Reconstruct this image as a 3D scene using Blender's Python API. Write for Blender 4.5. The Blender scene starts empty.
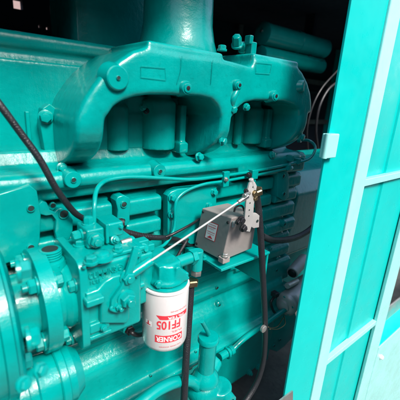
import bpy, bmesh, math, random
from mathutils import Vector, Matrix
random.seed(7)
sc = bpy.context.scene
COL = sc.collection
V = Vector
# ------------------------------------------------------------------ camera model
CX = V((.77955, .13996, -.61050)); CY = V((-.62368, .26325, -.73602)); CU = V((.05770, .95452, .29251))
CAM = V((0, 0, 1.1)); F = 329.0
def at(px, py, y=None, x=None, z=None):
    c = V((px-200, 200-py, -F))
    r = V((c.dot(CX), c.dot(CY), c.dot(CU)))
    if y is not None: t = y/r.y
    elif x is not None: t = x/r.x
    else: t = (z-CAM.z)/r.z
    return CAM + r*t

# ------------------------------------------------------------------ materials
def mat(name, col, rough=.3, metal=0, bump=.0, bscale=60, vary=.0, coat=0, dirt=0, dirtcol=(.02,.02,.018), spec=.5, drip=0, fine=0, rvar=.12):
    m = bpy.data.materials.new(name); m.use_nodes = True
    nt = m.node_tree; N = nt.nodes; L = nt.links
    b = N['Principled BSDF']
    b.inputs['Base Color'].default_value = (*col, 1)
    b.inputs['Roughness'].default_value = rough
    b.inputs['Metallic'].default_value = metal
    b.inputs['Coat Weight'].default_value = coat
    b.inputs['Coat Roughness'].default_value = .07
    b.inputs['Specular IOR Level'].default_value = spec
    geo = N.new('ShaderNodeNewGeometry')
    pos = geo.outputs['Position']
    def noise(s, d=4, r=.55):
        n = N.new('ShaderNodeTexNoise'); n.inputs['Scale'].default_value = s; n.inputs['Detail'].default_value = d
        n.inputs['Roughness'].default_value = r; L.new(pos, n.inputs['Vector']); return n.outputs['Fac']
    def ramp(fac, a, b_, c0=0, c1=1):
        r = N.new('ShaderNodeMapRange'); L.new(fac, r.inputs[0]); r.inputs[1].default_value = a; r.inputs[2].default_value = b_
        r.inputs[3].default_value = c0; r.inputs[4].default_value = c1; return r.outputs[0]
    colout = None
    if vary:
        mx = N.new('ShaderNodeMix'); mx.data_type = 'RGBA'
        L.new(ramp(noise(9, 6, .65), .3, .7), mx.inputs[0])
        mx.inputs[6].default_value = (*[c*(1-vary) for c in col], 1)
        mx.inputs[7].default_value = (*[min(1, c*(1+vary)) for c in col], 1)
        colout = mx.outputs[2]
    if dirt:
        mx = N.new('ShaderNodeMix'); mx.data_type = 'RGBA'
        L.new(ramp(noise(70, 8, .7), .62-.1*dirt, .74, 0, min(1, dirt)), mx.inputs[0])
        if colout: L.new(colout, mx.inputs[6])
        else: mx.inputs[6].default_value = (*col, 1)
        mx.inputs[7].default_value = (*dirtcol, 1)
        colout = mx.outputs[2]
    if colout: L.new(colout, b.inputs['Base Color'])
    L.new(ramp(noise(25, 5, .6), .3, .7, max(.02, rough-rvar), rough+rvar), b.inputs['Roughness'])
    if bump:
        bn = N.new('ShaderNodeBump'); bn.inputs['Strength'].default_value = min(1, bump); bn.inputs['Distance'].default_value = .004
        L.new(noise(bscale, 3, .5), bn.inputs['Height'])
        last = bn
        if fine:
            b2 = N.new('ShaderNodeBump'); b2.inputs['Strength'].default_value = fine; b2.inputs['Distance'].default_value = .0012
            L.new(noise(bscale*7, 3, .6), b2.inputs['Height']); L.new(bn.outputs[0], b2.inputs['Normal']); last = b2
        if drip:
            mp = N.new('ShaderNodeMapping'); mp.inputs['Scale'].default_value = (110, 110, 14); L.new(pos, mp.inputs[0])
            n = N.new('ShaderNodeTexNoise'); n.inputs['Scale'].default_value = 1; n.inputs['Detail'].default_value = 3; L.new(mp.outputs[0], n.inputs[0])
            b3 = N.new('ShaderNodeBump'); b3.inputs['Strength'].default_value = drip; b3.inputs['Distance'].default_value = .003
            L.new(n.outputs[0], b3.inputs['Height']); L.new(last.outputs[0], b3.inputs['Normal']); last = b3
        L.new(last.outputs[0], b.inputs['Normal'])
    return m
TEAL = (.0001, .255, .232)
M = dict(
 teal=mat('glossy_teal_paint', TEAL, .15, bump=.2, bscale=70, vary=.14, coat=.28, spec=.33, rvar=.07, dirt=.22, dirtcol=(.0005,.075,.065), fine=.25),
 cast=mat('teal_paint_on_rough_casting', TEAL, .17, bump=.2, bscale=80, vary=.18, coat=.28, spec=.33, rvar=.08, dirt=.3, dirtcol=(.0005,.07,.06), fine=.3, drip=.22),
 pipe=mat('teal_paint_on_tubes', TEAL, .2, bump=.12, bscale=90, vary=.08, coat=.25, spec=.35, dirt=.15, dirtcol=(.0005,.07,.06)),
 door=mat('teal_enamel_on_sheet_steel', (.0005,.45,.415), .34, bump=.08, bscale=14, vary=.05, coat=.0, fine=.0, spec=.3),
 pale=mat('pale_aqua_baked_sunlight', (.30,.70,.66), .25, bump=.2, bscale=30, vary=.1, coat=.3),  # sunlit look of bars, hinge and panel put into the paler colour
 steel=mat('bright_steel', (.62,.62,.60), .28, metal=1, bump=.1, bscale=90, vary=.15),
 plated=mat('plated_steel', (.46,.45,.43), .42, metal=.35, bump=.12, bscale=90, vary=.12, dirt=.2, dirtcol=(.2,.19,.17)),
 zinc=mat('dull_zinc', (.5,.49,.46), .42, metal=.9, bump=.2, bscale=120, vary=.2, dirt=.4),
 brass=mat('brass', (.30,.23,.13), .4, metal=1, bump=.1),
 rubber=mat('black_rubber', (.012,.013,.016), .38, bump=.35, bscale=500, dirt=.2, dirtcol=(.03,.035,.04)),
 black=mat('black_plastic', (.012,.012,.014), .4, bump=.1),
 foam=mat('black_insulation_foam', (.020,.026,.036), .9, bump=.5, bscale=90, spec=.1),
 grey=mat('grey_painted_box', (.24,.215,.205), .38, bump=.12, bscale=90, vary=.06, dirt=.15, dirtcol=(.12,.11,.1), fine=.2),
 white=mat('white_filter_can', (.56,.53,.52), .25, bump=.1, bscale=40, vary=.03, coat=.4, dirt=.12, dirtcol=(.45,.45,.43)),
 wlabel=mat('white_label', (.8,.78,.76), .4),
 red=mat('red_print', (.62,.035,.05), .4),
 gprint=mat('grey_print', (.25,.3,.3), .5),
 wprint=mat('white_print', (.85,.83,.81), .4),
 concrete=mat('concrete', (.13,.127,.12), .85, bump=.5, bscale=40, vary=.2, dirt=.4, dirtcol=(.16,.155,.15)),
 skid=mat('oily_dark_floor', (.085,.085,.08), .55, bump=.6, bscale=60, vary=.4, dirt=.7, dirtcol=(.03,.03,.028)),
 wallpink=mat('pinkish_render', (.25,.17,.16), .9, bump=.2),
 darkwall=mat('dark_render', (.06,.065,.065), .9, bump=.2),
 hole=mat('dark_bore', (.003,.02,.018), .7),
)
# ------------------------------------------------------------------ mesh builder
def frame(d):
    d = V(d).normalized(); u = d.orthogonal().normalized()
    if abs(d.z) < .9: u = V((0,0,1)).cross(d).normalized()
    return u, d.cross(u).normalized(), d
class MB:
    def __init__(s): s.bm = bmesh.new()
    def box(s, c, size, R=None):
        v = []
        for i in (-1,1):
            for j in (-1,1):
                for k in (-1,1):
                    p = V((i*size[0]/2, j*size[1]/2, k*size[2]/2))
                    if R: p = R @ p
                    v.append(s.bm.verts.new(V(c)+p))
        for f in ((0,1,3,2),(4,6,7,5),(0,4,5,1),(2,3,7,6),(0,2,6,4),(1,5,7,3)): s.bm.faces.new([v[i] for i in f])
        return s
    def bb(s, x0, x1, y0, y1, z0, z1): return s.box(((x0+x1)/2,(y0+y1)/2,(z0+z1)/2), (abs(x1-x0),abs(y1-y0),abs(z1-z0)))
    def lathe(s, p, d, prof, n=28, sx=1, rot=0):      # prof: (distance along d, radius)
        u, w, d = frame(d); rings = []
        for h, r in prof:
            if r <= 1e-6: rings.append([s.bm.verts.new(V(p)+d*h)])
            else: rings.append([s.bm.verts.new(V(p)+d*h+(u*math.cos(a)*sx+w*math.sin(a))*r) for a in [rot+2*math.pi*i/n for i in range(n)]])
        for a, b in zip(rings, rings[1:]):
            for i in range(n):
                j = (i+1) % n
                if len(a) == 1 and len(b) == 1: continue
                if len(a) == 1: s.bm.faces.new((a[0], b[j], b[i]))
                elif len(b) == 1: s.bm.faces.new((a[i], a[j], b[0]))
                else: s.bm.faces.new((a[i], a[j], b[j], b[i]))
        if len(rings[0]) > 1: s.bm.faces.new(rings[0])
        if len(rings[-1]) > 1: s.bm.faces.new(rings[-1])
        return s
    def cyl(s, p0, p1, r, r2=None, n=28, ch=0):
        p0, p1 = V(p0), V(p1); h = (p1-p0).length; r2 = r if r2 is None else r2
        c = ch or min(r, h)*.08
        return s.lathe(p0, p1-p0, [(0,r-c),(c,r),(h-c,r2),(h,r2-c)], n)
    def hexh(s, p, d, r, h, rot=0):
        return s.lathe(p, d, [(0,r),(h*.8,r),(h,r*.86)], 6, rot=rot)
    def prism(s, pts, y0, y1, ch=0, axis='y'):        # pts (a,b): y -> (x,z), x -> (y,z), z -> (x,y)
        n = len(pts)
        area = sum(pts[i][0]*pts[(i+1)%n][1]-pts[(i+1)%n][0]*pts[i][1] for i in range(n))
        if area < 0: pts = pts[::-1]
        def mk(a, b, t): return V((a,t,b)) if axis=='y' else V((t,a,b)) if axis=='x' else V((a,b,t))
        nor = []
        for i in range(n):
            p, q, r = V(pts[i-1]), V(pts[i]), V(pts[(i+1)%n])
            e1, e2 = (q-p).normalized(), (r-q).normalized()
            m = V((-(e1+e2).y, (e1+e2).x)); m.normalize() if m.length > 1e-6 else None
            k = max(.5, m.dot(V((-e1.y, e1.x)))); nor.append(m/k)
        sg = 1 if y1 > y0 else -1
        lev = [(y0, 0), (y1, 0)]
        if ch: lev = [(y0+sg*ch*(1-math.cos(a)), ch*(1-math.sin(a))) for a in [math.radians(t) for t in (0,22,45,68,90)]] + [(y1, 0)]
        rings = [[s.bm.verts.new(mk(*(V(pts[i])+nor[i]*o), t)) for i in range(n)] for t, o in lev]
        for a, b in zip(rings, rings[1:]):
            for i in range(n): s.bm.faces.new((a[i], a[(i+1)%n], b[(i+1)%n], b[i]))
        s.bm.faces.new(rings[0]); s.bm.faces.new(rings[-1][::-1])
        return s
    def tube(s, pts, r, n=12, sub=8, taper=None):
        P = [V(p) for p in pts]; C = []
        if len(P) > 2:
            E = [2*P[0]-P[1]] + P + [2*P[-1]-P[-2]]
            for i in range(1, len(E)-2):
                for k in range(sub):
                    t = k/sub; a, b, c, d = E[i-1:i+3]
                    C.append(.5*((2*b)+(c-a)*t+(2*a-5*b+4*c-d)*t*t+(3*b-a-3*c+d)*t**3))
            C.append(P[-1])
        else: C = P
        u = None; rings = []
        for i, c in enumerate(C):
            d = (C[min(i+1,len(C)-1)]-C[max(i-1,0)]).normalized()
            if u is None: u, w, _ = frame(d)
            u = (u-d*u.dot(d)).normalized(); w = d.cross(u)
            rr = r if taper is None else r*(1+(taper-1)*i/(len(C)-1))
            rings.append([s.bm.verts.new(c+(u*math.cos(a)+w*math.sin(a))*rr) for a in [2*math.pi*k/n for k in range(n)]])
        for a, b in zip(rings, rings[1:]):
            for i in range(n): s.bm.faces.new((a[i], a[(i+1)%n], b[(i+1)%n], b[i]))
        s.bm.faces.new(rings[0][::-1]); s.bm.faces.new(rings[-1])
        return s
    def ball(s, c, r, sc=(1,1,1)):
        bmesh.ops.create_uvsphere(s.bm, u_segments=24, v_segments=14, radius=r, matrix=Matrix.Translation(V(c)) @ Matrix.Diagonal((*sc,1)))
        return s
    def build(s, name, m, parent=None, bevel=0, cast=0, smooth=5, org=None, seg=3, angle=35):
        bm = s.bm
        bmesh.ops.recalc_face_normals(bm, faces=bm.faces)
        c = V(org) if org else sum((v.co for v in bm.verts), V())/max(1, len(bm.verts))
        for v in bm.verts: v.co -= c
        me = bpy.data.meshes.new(name); bm.to_mesh(me); bm.free()
        me.polygons.foreach_set('use_smooth', [True]*len(me.polygons))
        if not bevel and not cast: me.set_sharp_from_angle(angle=math.radians(angle))
        me.materials.append(M[m])
        o = bpy.data.objects.new(name, me); COL.objects.link(o)
        o.parent = parent; o.location = c - (wloc(parent) if parent else V())
        if bevel:
            b = o.modifiers.new('bevel', 'BEVEL'); b.width = bevel; b.segments = seg; b.limit_method = 'ANGLE'
            b.angle_limit = math.radians(30); b.harden_normals = True
        if cast:
            r = o.modifiers.new('remesh', 'REMESH'); r.mode = 'VOXEL'; r.voxel_size = cast; r.use_smooth_shade = True
            q = o.modifiers.new('smooth', 'SMOOTH'); q.factor = .5; q.iterations = smooth
        return o
def wloc(o):
    l = V()
    while o: l += o.location; o = o.parent
    return l
def thing(name, label, cat, loc, group=None):
    o = bpy.data.objects.new(name, None); COL.objects.link(o); o.location = loc; o.empty_display_size = .05
    o['label'] = label; o['category'] = cat
    if group: o['group'] = group
    return o
def tag(o, label, cat, group=None):
    o['label'] = label; o['category'] = cat
    if group: o['group'] = group
    return o
# bolts share one mesh per kind
_bm = {}
def bolt(p, d, r, parent, m='teal', name='bolt', washer=True, h=None, stud=0):
    h = h or r*.9; key = (round(r,4), round(h,4), m, washer, stud)
    if key not in _bm:
        b = MB()
        t = 0
        if washer: b.lathe((0,0,0), (0,0,1), [(-.002,r*1.3),(r*.2,r*1.3),(r*.25,r*1.2)], 24); t = r*.25
        b.hexh((0,0,t), (0,0,1), r*1.05, h)
        b.lathe((0,0,t+h*.8), (0,0,1), [(0,r*.75),(h*.22,r*.72),(h*.28,r*.5)], 20)
        if stud: b.cyl((0,0,t+h*.9), (0,0,t+h+stud), r*.55, n=14)
        bmesh.ops.recalc_face_normals(b.bm, faces=b.bm.faces)
        me = bpy.data.meshes.new('bolt'); b.bm.to_mesh(me); b.bm.free()
        me.polygons.foreach_set('use_smooth', [True]*len(me.polygons)); me.set_sharp_from_angle(angle=math.radians(30))
        me.materials.append(M[m]); _bm[key] = me
    o = bpy.data.objects.new(name, _bm[key]); COL.objects.link(o); o.parent = parent
    o.location = V(p) - wloc(parent)
    q = V((0,0,1)).rotation_difference(V(d).normalized()); o.rotation_mode = 'QUATERNION'
    o.rotation_quaternion = q @ Matrix.Rotation(random.uniform(0,1), 3, 'Z').to_quaternion()
    return o
def hole(p, d, r, parent, m='hole', depth=.004):
    # a threaded bore: raised rim with a dark floor set inside it
    r *= .85
    b = MB().lathe(p, d, [(-.003,r*1.35),(.0012,r*1.3),(.0016,r*1.1),(.0005,r),(-.002,r*.98)], 22)
    o = b.build('bore_rim', 'teal', parent)
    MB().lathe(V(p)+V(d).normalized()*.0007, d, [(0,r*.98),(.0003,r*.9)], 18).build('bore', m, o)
    return o
def text_bm(txt, size, ext=.0, bold=0):
    cu = bpy.data.curves.new('t', 'FONT'); cu.body = txt; cu.size = size; cu.extrude = ext; cu.resolution_u = 3; cu.offset = bold*size
    cu.align_x = 'CENTER'; cu.align_y = 'CENTER'
    o = bpy.data.objects.new('t', cu); COL.objects.link(o)
    dg = bpy.context.evaluated_depsgraph_get(); me = bpy.data.meshes.new_from_object(o.evaluated_get(dg))
    bm = bmesh.new(); bm.from_mesh(me); bpy.data.objects.remove(o); bpy.data.curves.remove(cu); bpy.data.meshes.remove(me)
    return bm
def bounds(bm):
    xs = [v.co.x for v in bm.verts]; ys = [v.co.y for v in bm.verts]
    return min(xs), max(xs), min(ys), max(ys)
def fit_text(txt, w, h, ext=0, bold=0):
    bm = text_bm(txt, 1, ext, bold)
    a, b, c, d = bounds(bm)
    for v in bm.verts: v.co.x = (v.co.x-(a+b)/2)/(b-a)*w; v.co.y = (v.co.y-(c+d)/2)/(d-c)*h
    return bm

# ================================================================== SETTING
def struct(o): o['kind'] = 'structure'; return o
struct(MB().bb(-300,300,-300,300,-1.0,-.65).build('ground', 'concrete'))
struct(MB().bb(-1.5,4.0,.441,2.45,-.25,0).build('skid_floor', 'skid'))

# ------------------------------------------------------------------ canopy of the generator set
can = thing('generator_canopy', 'dark foam lined enclosure around the teal engine', 'enclosure', (1,2.2,0))
MB().bb(-1.5,.72,.442,2.4,1.74,1.78).bb(.7201,2.3,1.15,2.4,1.741,1.779).bb(2.3001,3.9,.442,2.4,1.74,1.78).build('roof', 'foam', can)  # gap over the right end is added to let skylight onto the block
# back wall with small ventilation gaps
holes_ = [at(18,4,y=2.3), at(40,26,y=2.3), at(48,28,y=2.3)]
b = MB()
xs = sorted([-1.5,3.9]+[h.x+s*w for h,w in zip(holes_,(.024,.008,.010)) for s in (-1,1)])
def inh(x,z): return any(abs(x-h.x)<w and abs(z-h.z)<w2 for h,w,w2 in zip(holes_,(.024,.008,.010),(.026,.010,.010)))
zs = sorted([-.2,1.74]+[h.z+s*w for h,w in zip(holes_,(.026,.010,.010)) for s in (-1,1)])
for i in range(len(xs)-1):
    for j in range(len(zs)-1):
        if not inh((xs[i]+xs[i+1])/2, (zs[j]+zs[j+1])/2): b.bb(xs[i],xs[i+1],2.3,2.36,zs[j],zs[j+1])
b.build('back_wall', 'foam', can)
MB().bb(-1.5,-1.44,.42,2.3,0,1.74).build('end_wall', 'foam', can)
MB().bb(3.84,3.9,.42,2.3,0,1.74).build('end_wall', 'door', can)
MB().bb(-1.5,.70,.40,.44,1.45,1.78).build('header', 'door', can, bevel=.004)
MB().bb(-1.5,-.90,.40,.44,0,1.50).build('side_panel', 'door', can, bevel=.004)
MB().bb(-1.5,.55,.40,.43,-.6,.33).build('bounce_blocking_panel', 'door', can, bevel=.004)  # unseen panel added to keep ground bounce and low sky off the pan
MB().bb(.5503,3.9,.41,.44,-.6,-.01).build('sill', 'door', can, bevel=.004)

od = thing('light_blocking_door', 'unseen sheet steel door added at the left to block side light', 'door', (-.90,.40,0))  # added out of view to darken faces turned to the left
MB().bb(-.90,-.88,-1.1,.40,-.5,1.32).build('sheet', 'foam', od, bevel=.004)
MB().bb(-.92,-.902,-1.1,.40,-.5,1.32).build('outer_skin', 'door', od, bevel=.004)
bw = MB().bb(-6,10,7.0,7.3,-.65,2.6).build('boundary_wall', 'wallpink'); tag(bw, 'pinkish wall seen through the small bright gaps at top left', 'wall')
# ================================================================== ENGINE
eng = thing('diesel_engine', 'glossy teal painted diesel engine with ribbed block and cast manifold', 'engine', (.4,.7,0))
X0, X1 = -.35, .925
# crankcase: one profile (y, z) run along the engine
prof = [(.95,.99),(.668,.99),(.655,.965),(.612,.960),(.603,.955),(.598,.945),(.600,.932),(.612,.926),(.616,.907),(.655,.899),
        (.650,.785),(.634,.765),(.632,.735),(.628,.70),(.624,.635),(.611,.628),(.609,.617),(.622,.609),(.622,.585),(.612,.578),(.606,.566),
        (.612,.552),(.620,.54),(.608,.522),(.598,.514),(.591,.503),(.589,.490),(.589,.440),(.588,.424),(.584,.416),(.563,.411),(.556,.407),(.556,.396),(.562,.391),(.95,.391)]
b = MB().prism(prof, X0, X1-.03, axis='x')
# stepped right hand edge of the block
for z0, z1, dx, y, xs_ in ((.897,.958,.0,.600,.30),(.845,.890,.008,.608,.115),(.800,.838,-.004,.608,.115),(.742,.790,.004,.616,.16),(.690,.732,.014,.610,.14),(.652,.682,.004,.618,.20),(.600,.640,.0,.608,.26),(.50,.588,.010,.604,.12),(.455,.49,.0,.582,.10)):
    b.prism([(.9,z0),(y+.006,z0),(y,z0+.006),(y,z1-.010),(y+.010,z1),(.9,z1)], X1-xs_, X1+dx, axis='x')
b.build('crankcase', 'cast', eng, cast=.0034, smooth=3)
# oil pan
b = MB().prism([(.95,.389),(.575,.389),(.577,.372),(.612,.362),(.618,.34),(.622,.135),(.630,.122),(.95,.122)], X0, .915, axis='x')
pan = b.build('oil_pan', 'teal', eng, bevel=.006)
for k in range(14):
    bolt((-.1+.072*k,.574,.381), (0,-1,0), .0055, pan)
for px, py in ((249,372),(258,367)):
    q = at(px,py,y=.62); bolt(q, (0,-1,0), .009, pan, stud=.006)
# flange line bolts + bosses on the crankcase side
for px, py, y in ((217,288,.612),(253,276,.612),(257,283,.622)):
    hole(at(px,py,y=y-.003), (0,-1,0), .0052, eng)
for px, py, y, r in ((218,304,.606,.010),(247,313,.606,.012),(254,307,.606,.016)):
    q = at(px,py,y=y)
    MB().cyl(q+V((0,.02,0)), q+V((0,-.006,0)), r, ch=.002).build('boss', 'teal', eng)
    hole(q+V((0,-.0065,0)), (0,-1,0), r*.42, eng)
hole(at(151,376,y=.578), (0,-1,.1), .003, eng); hole(at(196,352,y=.578), (0,-1,.1), .003, eng)

# ribbed water jacket covers
def jacket(x0, x1, y=.606):
    b = MB()
    b.bb(x0, x1, y+.030, .66, .785, .893)
    for z0, z1 in ((.848,.886),(.797,.832)):
        b.prism([(.66,z0-.004),(y+.022,z0-.004),(y,z0+.004),(y,z1-.006),(y+.004,z1),(y+.026,z1+.002),(.66,z1+.002)], x0+.004, x1-.004, axis='x')
    return b.build('jacket_cover', 'cast', eng, cast=.0028, smooth=3)
jacket(-.15, .275); jacket(.298, .395); jacket(.56,.80, .612)
# flat plate at the left with two tapped holes
q = [at(*p, y=.592) for p in ((-30,203),(0,194),(30,185),(37,191),(41,215),(40,240),(37,252),(28,256),(0,266),(-30,276))]
plate = MB().prism([(p.x,p.z) for p in q], .592, .612, ch=.002).build('side_plate', 'teal', eng)
for px, py in ((31,208.5),(31,247.5)): hole(at(px,py,y=.590), (0,-1,0), .0058, eng)
# dangling bracket plate with a big hole
q = [at(*p, y=.594) for p in ((38,205),(42,201),(47,203),(50,210),(55,212),(58,209),(62,208),(68,211),(73,220),(73,230),(70,239),(64,243),(57,240),(55,232),(56,220),(52,215),(46,216),(39,214))]
MB().prism([(p.x,p.z) for p in q], .594, .606, ch=.002).build('bracket_plate', 'teal', eng)
hole(at(64,214,y=.592), (0,-1,0), .0085, eng); hole(at(53,205.5,y=.598), (0,-1,0), .005, eng)
# shorter bracket with two holes on the jacket
q = [at(*p, y=.602) for p in ((116,201),(118,197),(124,195),(130,198),(131,205),(130,214),(130,221),(127,226),(119,226),(117,220),(118,210))]
MB().prism([(p.x,p.z) for p in q], .602, .63, ch=.0025).build('bracket_plate', 'teal', eng)
for px, py in ((124,204.5),(122.5,221)): hole(at(px,py,y=.600), (0,-1,0), .0065, eng)
# bosses on the deck rail
for px, py in ((73.5,180),(160,171.5)):
    q = at(px,py,y=.590)
    MB().lathe(q+V((0,.03,0)), (0,-1,0), [(0,.02),(.015,.017),(.029,.0155),(.030,.0145)], 30).build('boss', 'teal', eng)
    hole(q+V((0,-.001,0)), (0,-1,0), .0048, eng)
# side cover with bolts
q = [at(*p, y=.604) for p in ((168,196),(171,192),(178,189),(196,187),(213,185),(217,187),(217,193),(216,215),(214,243),(168,246))]
cov = MB().prism([(p.x,p.z) for p in q], .604, .625, ch=.003).build('side_cover', 'teal', eng)
for px, py in ((172.5,197.5),(172,214)): bolt(at(px,py,y=.603), (0,-1,0), .0085, cov)
for px, py in ((214,192),(209,206)): bolt(at(px,py,y=.603), (0,-1,0), .0075, cov)
# right hand lugs
for px, py, r in ((283,176,.010),(284,194,.010),(284,224,.012),(276,270,.011)):
    q = at(px,py,y=.606)
    MB().cyl(q+V((0,.03,0)), q+V((0,-.002,0)), r, ch=.002).build('boss', 'teal', eng)
    hole(q+V((0,-.003,0)), (0,-1,0), r*.45, eng)
lug = [at(*p, y=.60) for p in ((278,170),(286,168),(289,175),(289,197),(284,201),(278,197))]
MB().prism([(p.x,p.z) for p in lug], .600, .63, ch=.002).build('bracket_plate', 'teal', eng)
for px, py in ((283.5,176),(284,194)): hole(at(px,py,y=.598), (0,-1,0), .0062, eng)
for k, (px, py) in enumerate(((262,285),(276,258),(277,264),(255,262),(270,248))):
    bolt(at(px,py,y=.618), (0,-1,0), .006, eng)

# flywheel housing behind the block end
b = MB().prism([(.64,0.80),(.69,.87),(.80,.90),(1.1,.82),(1.1,.10),(.80,.10),(.78,.48),(.66,.55)], .955, 1.5, axis='x', ch=.02)
b.prism([(.70,.55),(.78,.86),(1.0,.88),(1.0,.5)], 1.2, 1.7, axis='x', ch=.02)
b.build('flywheel_housing', 'cast', eng, cast=.006, smooth=6)

# cylinder head wall seen behind the manifold
b = MB()
b.bb(.20,.86,.665,.9,.985,1.06)
for x0, x1 in ((.232,.300),(.322,.40),(.415,.47),(.545,.60),(.62,.70)):
    b.bb(x0, x1, .668, .9, .99, 1.10)
b.bb(-.35,.90,.70,.9,1.0,1.15)
b.bb(-.35,.205,.700,.9,.96,1.068)
b.build('cylinder_head', 'cast', eng, cast=.0036, smooth=4)
# round cast drums in the first opening and second opening
for px, yy, y2, zt, r in ((118,.665,.672,1.078,.026),(160,.655,.664,1.093,.040),(238,.655,.655,1.075,.012),(252,.665,.672,1.085,.036)):
    q = at(px,130,y=yy)
    MB().lathe((q.x,y2,.985), (0,0,1), [(0,r),(zt-.989,r),(zt-.985,r*.9),(zt-.982,r*.7),(zt-.965,r*.68)], 40).build('injector_housing', 'cast', eng, cast=.003, smooth=4)
for px, w1, w2 in ((181,.008,.012),(266,.010,.015)):
    q = at(px,132,y=.64); MB().bb(q.x-w1,q.x+w1,.63,.69,.985,1.085).bb(q.x-w2,q.x+w2,.625,.69,.975,1.0).build('rib', 'cast', eng, cast=.0028, smooth=4)
hb = at(143,107,y=.63); bolt(hb, (0,-1,.2), .006, eng); bolt(hb+V((.008,0,-.008)), (0,-1,0), .005, eng, m='black')

pts_g = [(at(a,c,y=.69).x, at(a,c,y=.69).z) for a, c in ((40,108),(47,103),(56,110),(62,150),(70,168),(62,172),(50,164),(42,148),(38,125))]
MB().bb(.142,.149,.69,.72,.975,1.06).build('rib', 'teal', eng, bevel=.002)
# upper cover at the left (rounded casting with a flange on top)
b = MB().prism([(.95,1.062),(.712,1.062),(.705,1.075),(.70,1.10),(.702,1.14),(.715,1.168),(.95,1.168)], -.35, .34, axis='x')
b.prism([(.95,1.168),(.706,1.168),(.700,1.174),(.700,1.190),(.706,1.197),(.95,1.197)], -.35, .34, axis='x')
b.prism([(.95,1.19),(.74,1.19),(.735,1.24),(.76,1.27),(.95,1.28)], -.35, .10, axis='x')
b.build('upper_cover', 'cast', eng, cast=.0045, smooth=6)
b = MB(); b.prism(pts_g, .672, .71)
b.build('gasket_flange', 'teal', eng, bevel=.002)
bolt(at(45.5,117,y=.671), (-.2,-1,0), .010, eng); 
for px, py in ((89,149),(62,168)): bolt(at(px,py,y=.62), (0,-1,.2), .0075, eng)

# ---- the cast exhaust manifold: outline (x, z) of the near face, two legged arches
def P2(l, y=.54): return [(at(a,b_,y=y).x, at(a,b_,y=y).z) for a, b_ in l]
outline = P2([(79,119),(85,102),(94,86),(106,71),(120,60),(135,50),(149,46),
              (186,53),(222,58),(252,66),(256,58),(275,59),(299,66),(304,72),(309,82),(312,93),(313,103),(312.5,113),
              (300.5,115),(300,110),(295,105),(286,102),(270,101),(256,101),(246,103),(239,109),(234.5,117),
              (222,116),(221.5,112),(219,106),(213,100),(202,97),(186,96),(168,95),(150,95),(136,97),(124,101),(115,107),(108.5,117)])
b = MB().prism(outline, .54, .712, ch=.010)
def leg(b, secs, r=.012):
    rings = []
    for z, x0, x1, yf in secs:
        yb = .715; ring = []
        for cx_, cy_, a0 in ((x1-r,yb-r,0),(x0+r,yb-r,90),(x0+r,yf+r,180),(x1-r,yf+r,270)):
            for k in range(6):
                a = math.radians(a0+18*k); ring.append(b.bm.verts.new((cx_+r*math.cos(a), cy_+r*math.sin(a), z)))
        rings.append(ring)
    for p, q in zip(rings, rings[1:]):
        for i in range(24): b.bm.faces.new((p[i], p[(i+1)%24], q[(i+1)%24], q[i]))
    b.bm.faces.new(rings[0]); b.bm.faces.new(rings[-1][::-1])
def legsecs(x0, x1, w=0):
    prof_ = ((1.10,.5415),(1.085,.5405),(1.065,.5403),(1.05,.541),(1.035,.544),(1.02,.551),(1.005,.563),(.992,.580),(.980,.602),(.970,.628),(.962,.655))
    return [(z, x0-w*max(0,(1.05-z))/.09, x1+w*max(0,(1.05-z))/.09, yf) for z, yf in prof_]
leg(b, [(z, .1835+max(0,z-1.045)**1.6*2.4, x1+max(0,z-1.06)*.35, yf) for z, x0, x1, yf in legsecs(.1835,.234)], .012)
leg(b, legsecs(.498,.529,.012), .010)
leg(b, legsecs(.781,.822,-.001), .012)
# ledge flanges on the top
t0 = at(148,42,y=.545); t1 = at(223,56,y=.545)
b.prism([(.70,1.170),(.548,1.170),(.543,1.176),(.543,1.190),(.549,1.193),(.70,1.193)], t0.x, t1.x, axis='x')
b.bb(t0.x-.01, t1.x-.01, .56, .70, 1.15, 1.172)
t2 = at(254,52,y=.545); t3 = at(299,62,y=.545)
b.prism([(.70,1.170),(.552,1.170),(.545,1.188),(.545,1.202),(.551,1.205),(.70,1.205)], t2.x, t3.x, axis='x')
mani = b.build('exhaust_manifold', 'cast', eng, cast=.003, smooth=12)
# raised bosses and plugs
for px, py, r, kind in ((117,78,.0195,'disc'),(186,88,.0125,'plug'),(237.5,85,.011,'plug'),(274,96,.0125,'plug'),(302,86,.014,'blank')):
    q = at(px,py,y=.537); n = V((0,-1,0)) if px < 300 else V((.5,-1,.1)).normalized()
    MB().lathe(q-n*.02, n, [(0,r*1.35),(.012,r*1.2),(.02,r*1.05),(.0235,r),(.025,r*.9)], 32).build('boss', 'teal', mani)
    if kind == 'disc': hole(q+n*.0055, n, .0035, mani)
    elif kind == 'plug':
        s_ = MB().lathe(q+n*.004, n, [(0,r*.72),(.003,r*.7),(.0035,r*.55)], 24).build('plug', 'teal', mani)
        MB().hexh(q+n*.0078, n, r*.36, .0006).build('socket', 'black', s_)
q = at(233,100,y=.537); MB().tube([at(237,90,y=.54), at(233,99,y=.54), at(231,108,y=.55)], .0075, n=14).build('rib', 'teal', mani)
bolt(at(232.5,109,y=.545), (0,-1,-.3), .008, mani); bolt(at(246,107,y=.55), (0,-1,-.3), .007, mani)
for px, py in ((222,141),(301,137)): bolt(at(px,py,y=.555), (.3,-1,-.1), .0085, mani)
for px, py in ((199,157),(272,155)): bolt(at(px,py,y=.60), (.1,-1,.2), .0085, mani)
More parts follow.
